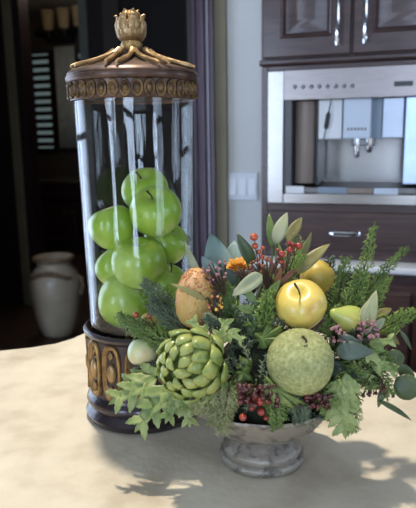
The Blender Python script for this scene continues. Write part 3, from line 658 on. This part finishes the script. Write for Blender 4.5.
# ================================================================== GREENERY
RT = V((BX, BY, 1.02))
def root(x, y, Y, k=.55):
    t = atY(x, y, Y); c = V((BX, BY, 1.03)); return c + (t - c) * (1 - k)
def facing(p): return (CP - p).normalized()
def bez(a, b, c, n=10): return [a.lerp(b, i / n).lerp(b.lerp(c, i / n), i / n) for i in range(n + 1)]
used = {}
def sprig(name, pts, label, cat, group=None):
    return thing(name, pts[0], label, cat, group)
def leafy(label, root_px, tip_px, leaves, lm, cat='leaf sprig', name='leafy_sprig', group=None, shape=sh_lance, stemr=.0012, arch=.01, part='leaf', bend=.12, fold=.25):
    """leaves: list of (base px, tip px, Y base, Y tip, width px)"""
    a = atY(*root_px); b = atY(*tip_px); mid = (a + b) / 2 + V((0, 0, arch)); pts = bez(a, mid, b)
    t = sprig(name, pts, label, cat, group); m = M(); m.tube(pts, [stemr * (1.2 - .6 * i / 10) for i in range(11)], 6)
    for (bx_, by_, tx, ty, Yb, Yt, w) in leaves:
        p0 = atY(bx_, by_, Yb); q = min(pts, key=lambda s_: (s_ - p0).length); m.tube([q, (q + p0) / 2 + V((0, 0, .002)), p0], stemr * .6, 5)
    m.build('stem', stem_m if lm in (lf_olive,) else lf_mid, t)
    for (bx_, by_, tx, ty, Yb, Yt, w) in leaves:
        p0, p1 = atY(bx_, by_, Yb), atY(tx, ty, Yt); m = M(); wd = w * dist(p0) / 600
        nrm = facing(p0) + V((random.uniform(-.35, .35), random.uniform(-.2, .2), random.uniform(0, .5)))
        leaf_grid(m, p0, p1, nrm, wd, shape, bend=random.uniform(.6, 1.3) * bend, fold=fold, n=10, wn=5, tw=random.uniform(-.35, .35)); m.build(part, lm, t, angle=180, solid=.0004)
    return t
# --- big leaves at the top
leafy('wide blue-green eucalyptus leaves standing between the jar and the wall', (232, 300, .70), (222, 262, .73), [(224, 292, 211, 233, .715, .735, 32), (230, 290, 234, 240, .72, .745, 25), (220, 286, 202, 256, .70, .71, 17), (234, 280, 226, 246, .735, .765, 20)], lf_euca, shape=sh_ovate, name='eucalyptus_sprig')
leafy('dark green pointed leaf left of the red berries on top', (252, 285, .70), (246, 262, .70), [(253, 264, 237, 233, .70, .70, 13)], lf_dark, shape=sh_ovate)
leafy('upright green leaf behind the pale one at the top centre', (272, 275, .74), (272, 248, .75), [(272, 248, 269, 213, .75, .76, 9)], lf_mid)
leafy('pale silvery leaf standing tallest at the top centre', (276, 278, .71), (276, 248, .72), [(275, 245, 287, 212, .72, .73, 14)], lf_sage, fold=.15)
leafy('olive green leaf leaning right at the top centre', (284, 275, .74), (288, 246, .75), [(287, 242, 302, 217, .75, .76, 12)], lf_olive)
leafy('long arching pale leaf above the yellow apple pointing up right', (285, 290, .69), (300, 272, .69), [(294, 275, 330, 243, .69, .70, 13), (299, 262, 312, 232, .72, .73, 7)], lf_olive, fold=.1)
leafy('broad grey-green leaf draped over the dark pod in the upper middle', (255, 305, .66), (262, 285, .655), [(262, 274, 232, 296, .655, .64, 15)], lf_sage, shape=sh_ovate, bend=-.1)
leafy('slim pale leaf crossing the beaded fruit at its left', (210, 305, .655), (206, 300, .652), [(206, 300, 171, 283, .65, .655, 6)], lf_olive, fold=.1)
leafy('long thin sage leaf rising beside the jar glass at right', (208, 300, .70), (205, 288, .70), [(204, 287, 184, 240, .70, .715, 8)], lf_sage, fold=.1)
leafy('narrow mid green leaves fanning beside the dark pod', (262, 320, .655), (268, 300, .65), [(262, 305, 281, 279, .65, .655, 9), (258, 306, 240, 282, .65, .66, 8), (256, 312, 236, 306, .648, .65, 9)], lf_mid)
leafy('large deep blue-green leaf beside the round green fruit', (340, 345, .64), (350, 350, .62), [(336, 350, 374, 352, .61, .60, 19), (338, 338, 362, 344, .62, .61, 12)], lf_euca_d, shape=sh_ovate, name='eucalyptus_sprig', fold=.1)
leafy('rounded grey-green leaves curling out over the stone at far right', (370, 345, .65), (398, 372, .63), [(396, 378, 418, 396, .63, .62, 26), (388, 352, 404, 362, .635, .63, 14), (398, 364, 413, 380, .64, .64, 13)], lf_dark, shape=sh_round, name='eucalyptus_sprig', fold=.1)
leafy('long pale folded leaf standing right of the lime pear', (360, 345, .625), (368, 325, .625), [(366, 335, 376, 290, .625, .64, 15), (362, 330, 368, 300, .63, .64, 11), (372, 330, 385, 318, .63, .63, 9)], lf_sage, fold=.3)
leafy('slender curled leaf trailing down onto the stone at right', (370, 360, .62), (384, 394, .615), [(384, 386, 378, 408, .62, .615, 7), (378, 400, 412, 420, .615, .60, 6), (400, 330, 412, 350, .66, .66, 5)], lf_dark, fold=.1)
leafy('small yellowish leaves tucked behind the mauve bloom at right', (365, 340, .66), (385, 322, .665), [(374, 318, 392, 308, .66, .67, 9), (376, 330, 398, 326, .66, .67, 9), (384, 330, 400, 345, .665, .665, 7)], lf_olive)
leafy('dark glossy leaf behind the yellow apple at its left', (268, 320, .68), (272, 305, .69), [(272, 318, 275, 288, .675, .69, 14), (270, 330, 256, 300, .67, .68, 12), (262, 340, 246, 322, .66, .67, 12), (258, 352, 236, 344, .655, .65, 12)], lf_dark, shape=sh_ovate)
# --- lobed leaves
def lobed(m, c, direction, nrm, size, lobes=5, depth=.45, cup=.15, ser=.08, asp=1.0):
    c = V(c); d = V(direction).normalized(); nn = V(nrm).normalized(); s_ = d.cross(nn).normalized(); nn = s_.cross(d).normalized()
    n = 72; base = len(m.v); K_ = (.25, .5, .75, 1.0)
    out = []
    for j in range(n):
        a = 2 * pi * j / n - pi        # 0 = tip direction
        env = (.5 + .5 * math.cos(a * .5) ** 2) * (1 if abs(a) < 2.6 else .5)
        k = env * (1 - depth * (.5 - .5 * math.cos(a * lobes)) ** .8) * (1 + ser * math.cos(a * lobes * 5))
        out.append((a, k))
    vs = [c]; fs = []
    for q, kk in enumerate(K_):
        for (a, k) in out:
            r_ = size * k * kk; wav = (math.cos(a * lobes) * .10 + math.cos(a * lobes * 2 + 1) * .05) * kk * size
            vs.append(c + d * (math.cos(a) * r_) + s_ * (math.sin(a) * r_ * asp) + nn * (-cup * size * kk * kk + wav))
    for j in range(n): fs.append((0, 1 + j, 1 + (j + 1) % n))
    for q in range(3):
        for j in range(n):
            k = (j + 1) % n; fs.append((1 + q * n + j, 1 + (q + 1) * n + j, 1 + (q + 1) * n + k, 1 + q * n + k))
    m.add(vs, fs)
def pinnate(m, p0, p1, nrm, pairs=4, wk=1.0):
    d = p1 - p0; L = d.length; d.normalize(); side = d.cross(V(nrm)).normalized(); nn = side.cross(d).normalized()
    lob = lambda t: sh_ovate(t) * (.72 + .28 * abs(math.sin(pi * 3.5 * t)))
    leaf_grid(m, p0.lerp(p1, .02), p1, nn + side * .1, L * .34 * wk, lob, bend=.1, fold=.25, n=14, wn=5)
    for k in range(pairs):
        t = .16 + .58 * k / max(pairs - 1, 1); q = p0.lerp(p1, t) + nn * (L * .04 * math.sin(pi * t)); ll = L * (.50 - .26 * (t - .16)) * wk
        for sg in (-1, 1):
            e = q + (d * random.uniform(.62, .9) + side * sg * random.uniform(.75, .95) + nn * random.uniform(-.28, .1)).normalized() * ll * random.uniform(.85, 1.1)
            leaf_grid(m, q, e, nn + side * sg * .25, ll * .50, lob, bend=random.uniform(.05, .3), fold=.2, n=12, wn=5)
def lobed_sprig(label, root_px, items, lm, lobes=5, depth=.34, name='ivy_sprig', asp=1.0, cat='ivy', cup=.15, ser=.08, pin=0):
    a = atY(*root_px); t = thing(name, a, label, cat); m = M()
    for (bx_, by_, tx, ty, Yb, Yt) in items: m.tube(bez(a, (a + atY(bx_, by_, Yb)) / 2 + V((0, 0, .004)), atY(bx_, by_, Yb), 6), .0009, 5)
    m.build('stem', lf_mid, t)
    for (bx_, by_, tx, ty, Yb, Yt) in items:
        p0, p1 = atY(bx_, by_, Yb), atY(tx, ty, Yt); m = M(); L = (p1 - p0).length
        if pin: pinnate(m, p0, p1, facing(p0) + V((random.uniform(-.3, .3), 0, random.uniform(.2, .6))), pin, asp)
        else: lobed(m, p0.lerp(p1, .36), p1 - p0, facing(p0) + V((random.uniform(-.3, .3), 0, random.uniform(.1, .5))), L * .64, lobes, depth, cup, ser, asp)
        m.build('leaf', lm, t, angle=30, solid=.0004)
    return t
lobed_sprig('drooping deeply cut green leaf spray hanging over the jar base', (185, 375, .64), [(158, 378, 108, 404, .645, .63), (172, 384, 134, 432, .635, .615), (182, 385, 165, 424, .63, .61), (184, 388, 190, 428, .625, .605), (160, 370, 122, 385, .65, .66)], lf_ivy, 7, .42, 'chrysanthemum_spray', .95, 'leaves', pin=3)
lobed_sprig('ruffled pale green leaf cluster above the artichoke', (215, 345, .65), [(205, 340, 190, 318, .62, .635), (222, 345, 226, 318, .615, .635), (212, 335, 214, 353, .61, .60), (228, 330, 244, 342, .62, .61)], lf_ivy, 5, .4, pin=2, asp=1.15)
lobed_sprig('scalloped bright green leaf left of the yellow apple', (250, 350, .64), [(252, 346, 282, 326, .625, .63)], lf_mid, 7, .2, asp=.6)
lobed_sprig('toothed green leaf running under the round green fruit', (258, 385, .61), [(256, 380, 306, 404, .585, .575), (256, 384, 240, 398, .59, .585)], lf_ivy, 9, .16, asp=.42)
lobed_sprig('pale cut leaf hanging below the right side of the fruit', (335, 378, .61), [(336, 378, 346, 440, .60, .585), (340, 378, 328, 410, .60, .59), (346, 372, 352, 412, .60, .59)], lf_ivy, 9, .42, 'fern_leaf_spray', .85, 'leaves', pin=4)
lobed_sprig('light green ruffled leaves at the right rim of the arrangement', (355, 350, .63), [(368, 345, 395, 340, .62, .615), (366, 348, 384, 368, .62, .61), (370, 362, 398, 372, .62, .61), (362, 372, 374, 390, .615, .61)], lf_ivy, 7, .5, pin=2, asp=1.1)
lobed_sprig('small green leaves around the red berries below the artichoke', (240, 375, .62), [(235, 382, 222, 398, .60, .595), (238, 368, 252, 380, .605, .60), (225, 372, 210, 386, .60, .59), (248, 372, 240, 356, .61, .62)], lf_mid, 5, .35)
lobed_sprig('broad greyish ivy leaves low behind the stem of the mauve bloom', (352, 360, .625), [(350, 362, 332, 376, .62, .615), (356, 366, 362, 384, .615, .61)], lf_euca_d, 5, .3)
# --- conifer sprigs
def conifer(label, pts_px, length_px, lm, name='cedar_sprig', cat='cedar', dens=26, needle=.0042, sub=.5, flat=False, thick=.0007, nang=.9, group=None):
    P = [atY(*q) for q in pts_px]; pts = bez(P[0], P[1], P[2], 14)
    t = thing(name, P[0], label, cat, group); m = M(); m.tube(pts, [.0014 * (1.15 - i / 15) for i in range(15)], 5); m.build('stem', stem_m, t)
    L = length_px * dist(P[1]) / 600; m = M()
    def needles(a, b, r0):
        d = (b - a); n = max(3, int(d.length / (needle * .42))); d.normalize(); s1 = d.cross(V((.2, .5, .83))).normalized(); s2 = d.cross(s1)
        m.tube([a, b], [thick, thick * .6], 4)
        for i in range(n):
            ph = i * 2.4 + r0; q = a.lerp(b, (i + .5) / n); out = (s1 * math.cos(ph) + s2 * math.sin(ph))
            tip = q + (d * math.cos(nang) + out * math.sin(nang)) * needle * random.uniform(.8, 1.2); w = d.cross(out) * (needle * .24); o2 = out * needle * .2
            m.add([q - w, q + w, q + o2 + d * needle * .1, tip], [(0, 1, 3), (1, 2, 3), (2, 0, 3)])
    for i in range(dens):
        k = (i + .6) / dens; kk = k * 14; j = min(int(kk), 13); q = pts[j].lerp(pts[j + 1], kk - j); d = (pts[j + 1] - pts[j]).normalized()
        fac = facing(q); side = d.cross(fac).normalized() * (1 if i % 2 else -1)
        if not flat: side = (side + fac * random.uniform(-.9, .9)).normalized()
        bl = L * sub * (1 - .78 * k) * random.uniform(.75, 1.2) + .004; e = q + (d * random.uniform(.8, 1.1) + side * random.uniform(.35, .7)).normalized() * bl * 1.1
        needles(q, e, i)
        for g in range(3):
            qq = q.lerp(e, .3 + .22 * g); s2_ = (e - q).normalized().cross(fac).normalized() * (1 if g % 2 else -1)
            needles(qq, qq + ((e - q).normalized() * .8 + s2_ * .6).normalized() * bl * (.42 - .08 * g), g)
    needles(pts[11], pts[14] + (pts[14] - pts[13]), 0)
    m.build('foliage', lm, t, angle=180); return t
conifer('tall spiky juniper sprig pointing highest at the right', ((350, 318, .66), (362, 285, .68), (373, 230, .70)), 30, ced_l, 'juniper_sprig', 'juniper', 30)
conifer('juniper sprig reaching right in front of the pale counter', ((352, 315, .67), (370, 285, .69), (403, 251, .70)), 30, ced_m, 'juniper_sprig', 'juniper', 28)
conifer('bushy juniper sprig just right of the yellow fruit', ((335, 320, .68), (340, 295, .70), (345, 262, .71)), 42, ced_m, 'juniper_sprig', 'juniper', 28)
conifer('short dark juniper sprig behind the yellow fruit at right', ((330, 320, .70), (330, 290, .72), (330, 262, .73)), 40, ced_b, 'juniper_sprig', 'juniper', 26)
conifer('full juniper sprig filling the middle right above the pear', ((345, 322, .66), (358, 300, .67), (359, 272, .68)), 42, ced_m, 'juniper_sprig', 'juniper', 28)
conifer('leaning juniper sprig low behind the tall one at right', ((350, 325, .67), (370, 305, .69), (386, 280, .70)), 40, ced_l, 'juniper_sprig', 'juniper', 26)
conifer('thin bright juniper sprig reaching out at the far right', ((372, 335, .65), (388, 325, .65), (412, 313, .65)), 34, ced_l, 'juniper_sprig', 'juniper', 22)
conifer('blue-green cedar tuft between the jar and the beaded fruit', ((180, 330, .68), (172, 305, .69), (146, 284, .69)), 48, ced_b, dens=30)
conifer('grey cedar tuft low in front of the jar glass', ((190, 335, .67), (170, 318, .675), (152, 306, .68)), 40, ced_b, dens=28)
conifer('lacy bright green tuft at the left in front of the jar rim', ((168, 338, .68), (145, 335, .69), (122, 318, .70)), 44, lace_m, 'lacy_green_sprig', 'greenery', 30)
conifer('lacy green tuft over the small blush fruit', ((175, 345, .66), (155, 338, .665), (134, 330, .67)), 34, lace_m, 'lacy_green_sprig', 'greenery', 26)
conifer('dusty cedar fronds below the blush fruit', ((190, 362, .655), (168, 368, .655), (140, 372, .66)), 40, ced_b, dens=28)
conifer('thick green cedar between the beaded fruit and the pod', ((240, 345, .66), (232, 320, .655), (226, 292, .66)), 50, ced_m, dens=34)
conifer('dark cedar tuft in the centre between artichoke and apple', ((245, 360, .655), (245, 335, .645), (250, 308, .65)), 52, ced_b, dens=34)
conifer('bright cedar tuft under the dark pod', ((262, 345, .65), (262, 325, .64), (268, 296, .645)), 46, ced_l, dens=30)
conifer('small cedar tuft at the right of the beaded fruit', ((232, 340, .655), (222, 328, .64), (208, 318, .635)), 34, ced_b, dens=26)
conifer('pale lacy frond drooping over the left bowl rim', ((235, 375, .62), (218, 385, .60), (212, 420, .59)), 46, lace_p, 'lacy_green_sprig', 'greenery', 34)
conifer('pale lacy frond spilling beside the red berries', ((240, 372, .62), (228, 390, .598), (226, 414, .588)), 40, lace_p, 'lacy_green_sprig', 'greenery', 30)
conifer('wispy pale frond beneath the artichoke', ((228, 372, .62), (206, 392, .60), (198, 410, .60)), 34, lace_p, 'lacy_green_sprig', 'greenery', 26)
conifer('hanging green cedar frond at the lower right', ((340, 372, .615), (352, 388, .605), (352, 428, .59)), 42, lace_m, dens=30)
conifer('cedar frond between the round green fruit and the right leaves', ((330, 360, .63), (345, 372, .615), (372, 384, .61)), 42, ced_m, dens=28)
conifer('green cedar frond near the lime pear', ((335, 340, .65), (330, 330, .64), (334, 312, .645)), 36, ced_m, dens=26)
conifer('lacy sprig at the top centre behind the berries', ((290, 280, .73), (292, 262, .74), (296, 240, .75)), 36, lace_p, 'lacy_green_sprig', 'greenery', 26)
conifer('feathery green sprig between the top berries and yellow apple', ((275, 300, .67), (280, 282, .675), (300, 258, .69)), 38, ced_l, 'lacy_green_sprig', 'greenery', 24)
conifer('mixed cedar bits along the lower centre of the bowl', ((262, 385, .60), (270, 400, .59), (284, 412, .585)), 30, ced_m, dens=24)
conifer('dark cedar filling under the lime pear', ((340, 350, .64), (352, 340, .635), (368, 330, .63)), 40, ced_b, dens=28)
conifer('right hand cedar frond hanging beside the curled leaf', ((362, 360, .63), (378, 372, .62), (388, 392, .615)), 34, lace_m, dens=24)
conifer('pale lacy frond tumbling over the bowl rim at far left', ((225, 378, .61), (208, 388, .595), (196, 402, .595)), 44, lace_p, 'lacy_green_sprig', 'greenery', 34)
conifer('pale lacy frond hanging straight down by the artichoke', ((232, 380, .605), (226, 396, .59), (222, 428, .585)), 44, lace_p, 'lacy_green_sprig', 'greenery', 34)
conifer('short green frond over the bowl rim under the red berries', ((270, 392, .59), (276, 406, .578), (276, 424, .58)), 34, lace_m, 'lacy_green_sprig', 'greenery', 26)
conifer('short green frond over the bowl rim beneath the round green fruit', ((298, 392, .59), (300, 404, .58), (298, 420, .585)), 34, ced_b, 'lacy_green_sprig', 'greenery', 26)
conifer('green frond over the right end of the bowl rim', ((320, 385, .60), (326, 398, .59), (330, 414, .60)), 36, lace_m, 'lacy_green_sprig', 'greenery', 26)
conifer('green cedar frond filling behind the round green fruit at right', ((325, 352, .66), (336, 346, .65), (352, 338, .65)), 44, ced_m, dens=30)
conifer('dark cedar frond behind the wide blue-green leaf', ((328, 360, .65), (344, 362, .645), (366, 366, .64)), 46, ced_b, dens=32)
conifer('cedar frond low at the right between leaves and bowl', ((325, 372, .64), (336, 380, .63), (350, 392, .62)), 40, ced_b, dens=30)
conifer('lacy frond reaching right beneath the mauve blossom', ((340, 350, .64), (362, 352, .63), (388, 360, .62)), 42, lace_m, 'lacy_green_sprig', 'greenery', 30)
leafy('small rusty leaves crowded below the top red berries', (272, 292, .68), (276, 272, .68), [(270, 284, 258, 262, .675, .68, 6), (274, 282, 270, 256, .675, .68, 6), (278, 280, 286, 260, .675, .68, 6), (268, 286, 250, 272, .67, .675, 6), (280, 284, 296, 268, .67, .675, 6), (274, 286, 282, 268, .665, .665, 6)], mat('rusty_leaf', (140, 92, 62), (112, 70, 50), .5, scale=40, trans=.15))
leafy('fan of slim green leaves around the top berry stems', (284, 290, .69), (288, 268, .70), [(284, 276, 278, 240, .70, .71, 5), (288, 274, 306, 240, .70, .71, 5), (290, 280, 314, 254, .69, .70, 6), (280, 282, 262, 266, .69, .70, 6)], lf_mid)
# --- berries
def berries(label, root_px, items, mt, name='berry_spray', cat='berries', part='berry', st=stem_m):
    a = atY(*root_px); t = thing(name, a, label, cat); m = M()
    for (x, y, Y, rp) in items:
        q = atY(x, y, Y); m.tube(bez(a, (a + q) / 2 + V((0, 0, .005)), q, 6), .0006, 5)
    m.build('stem', st, t)
    for (x, y, Y, rp) in items:
        q = atY(x, y, Y); m = M(); r = rp * dist(q) / 600; m.ball(q, r, 14, (1, 1, .95)); m.build(part, mt, t, angle=180)
    return t
def J(n, x, y, sx, sy, Y, r0, r1, dY=.008): return [(x + random.uniform(-sx, sx), y + random.uniform(-sy, sy), Y + random.uniform(-dY, dY), random.uniform(r0, r1)) for _ in range(n)]
berries('orange-red berry spray standing at the upper left of the top leaves', (262, 290, .68), [(254, 237, .69, 4.2), (255, 246, .69, 3.4), (259, 252, .69, 2.8), (262, 257, .685, 2.6), (257, 260, .685, 2.2), (263, 248, .69, 2.2)], berry_o)
berries('bright red berry spray at the top right below the pale leaf', (284, 285, .68), [(299, 246, .675, 3.8), (290, 250, .675, 3.4), (282, 254, .67, 3.6), (293, 245, .68, 2.6), (289, 243, .68, 2.6), (281, 262, .67, 2.6), (278, 250, .68, 2)], berry_m)
berries('tiny brown buds crowded over the dark pod at the top', (268, 290, .67), J(26, 266, 266, 16, 10, .675, 1.3, 2.3), mat('brown_bud', (140, 84, 54), (104, 60, 42), .5, scale=50), cat='buds', part='bud', name='bud_spray')
berries('mauve seed cluster over the shoulder of the beaded fruit', (225, 300, .66), J(40, 216, 274, 13, 13, .66, 1.0, 1.9, .01), purp, cat='seed cluster', part='seed', name='seed_spray')
berries('hanging red berries at the front below the artichoke', (252, 385, .60), [(243, 417, .575, 4), (260, 402, .575, 4.2), (261, 412, .572, 4), (266, 418, .575, 2.6), (252, 408, .578, 3.2), (255, 398, .58, 3.4), (268, 402, .58, 3), (247, 400, .58, 3)], berry_m)
berries('maroon berry mass under the left of the round green fruit', (262, 388, .61), J(48, 258, 396, 20, 10, .577, 2.0, 3.4), berry_d)
berries('maroon berry mass beneath the right of the round green fruit', (315, 390, .61), J(44, 314, 401, 18, 8, .585, 1.8, 3.0), berry_d)
berries('mauve blossom clump beside the lime pear at right', (350, 345, .65), J(34, 368, 330, 11, 10, .62, 1.2, 2.2), purp, cat='blossom', part='bud', name='blossom_spray')
berries('dull pink buds between the lime pear and the round green fruit', (335, 345, .65), J(22, 338, 334, 9, 8, .61, 1.1, 2.0), purp, cat='buds', part='bud', name='bud_spray')
berries('pair of red berries in front of the lowest jar apples', (158, 335, .69), [(136, 315, .70, 3.2), (149, 316, .70, 3.2)], berry_o)
berries('dark red buds hanging by the curled leaf at right', (375, 372, .62), J(20, 378, 391, 16, 6, .61, 1.0, 2.0), berry_d, cat='buds', part='bud', name='bud_spray')
berries('rust buds at the lower right of the beaded fruit', (222, 325, .65), J(14, 215, 305, 7, 9, .645, 1.1, 2.0), bead_m, cat='buds', part='bud', name='bud_spray')
# --- orange flower and dark pod
c = atY(238, 271, .715); fl = thing('orange_flower', c, 'bright orange ruffled flower behind the dark pod', 'flower')
for i in range(26):
    a = i * 2.4; el = .25 + .8 * (i / 26); d = V((math.cos(a) * math.cos(el), math.sin(a) * math.cos(el) - .3, math.sin(el))).normalized()
    m = M(); leaf_grid(m, c, c + d * random.uniform(.016, .022), V((0, -.3, 1)), .012, sh_ovate, bend=.2, fold=.2, n=5); m.build('petal', orange_f, fl, angle=180, solid=.0005)
m = M(); m.tube([c, c - V((0, 0, .04))], .0018, 6); m.build('stem', lf_mid, fl)
c = atY(248, 286, .68); pd = thing('seed_pod', c, 'dark brown split seed pod in the upper middle of the arrangement', 'seed pod')
m = M(); m.ball(c, .011, 20, (1, 1, 1.1)); m.build('pod_body', pod_m, pd, angle=180)
for i in range(9):
    a = 2 * pi * i / 9; d = V((math.cos(a) * .8, math.sin(a) * .8 - .2, .55)).normalized(); m = M()
    leaf_grid(m, c + d * .006, c + d * .023 + V((0, 0, .006)), d.cross(V((0, 0, 1))).cross(d), .0105, sh_ovate, bend=.25, fold=.3, n=6); m.build('husk', pod_m, pd, angle=180, solid=.001)
# tangled bits of cedar and leaf scraps that fill the gaps over the moss
m = M()
for i in range(150):
    a = random.uniform(0, 2 * pi); el = random.uniform(-.1, 1.35); d = V((math.cos(a) * math.cos(el), math.sin(a) * math.cos(el), math.sin(el)))
    b_ = V((BX, BY, 1.003)) + V((d.x * .074, d.y * .072, d.z * .082)); e_ = b_ + (d + V((random.uniform(-.6, .6), random.uniform(-.6, .6), random.uniform(-.3, .5)))).normalized() * random.uniform(.016, .034)
    if b_.z < zrim + .002: b_.z = zrim + .004
    m.tube([b_, e_], [.0008, .0004], 4); dd = (e_ - b_).normalized(); s1 = dd.cross(V((.2, .5, .83))).normalized(); s2 = dd.cross(s1); n = 22
    for k in range(n):
        ph = k * 2.4; q = b_.lerp(e_, (k + .5) / n); out = s1 * math.cos(ph) + s2 * math.sin(ph); tip = q + (dd * .7 + out * .8) * .0062
        w = dd.cross(out) * .0012; m.add([q - w, q + w, q + dd * .0008, tip], [(0, 1, 3), (1, 2, 3), (2, 0, 3)])
o = m.build('cedar_filler', ced_b, None, org=(BX, BY, zrim), angle=180); tag(o, 'tangle of short cedar bits filling the gaps between the fruit', 'greenery'); o['kind'] = 'stuff'
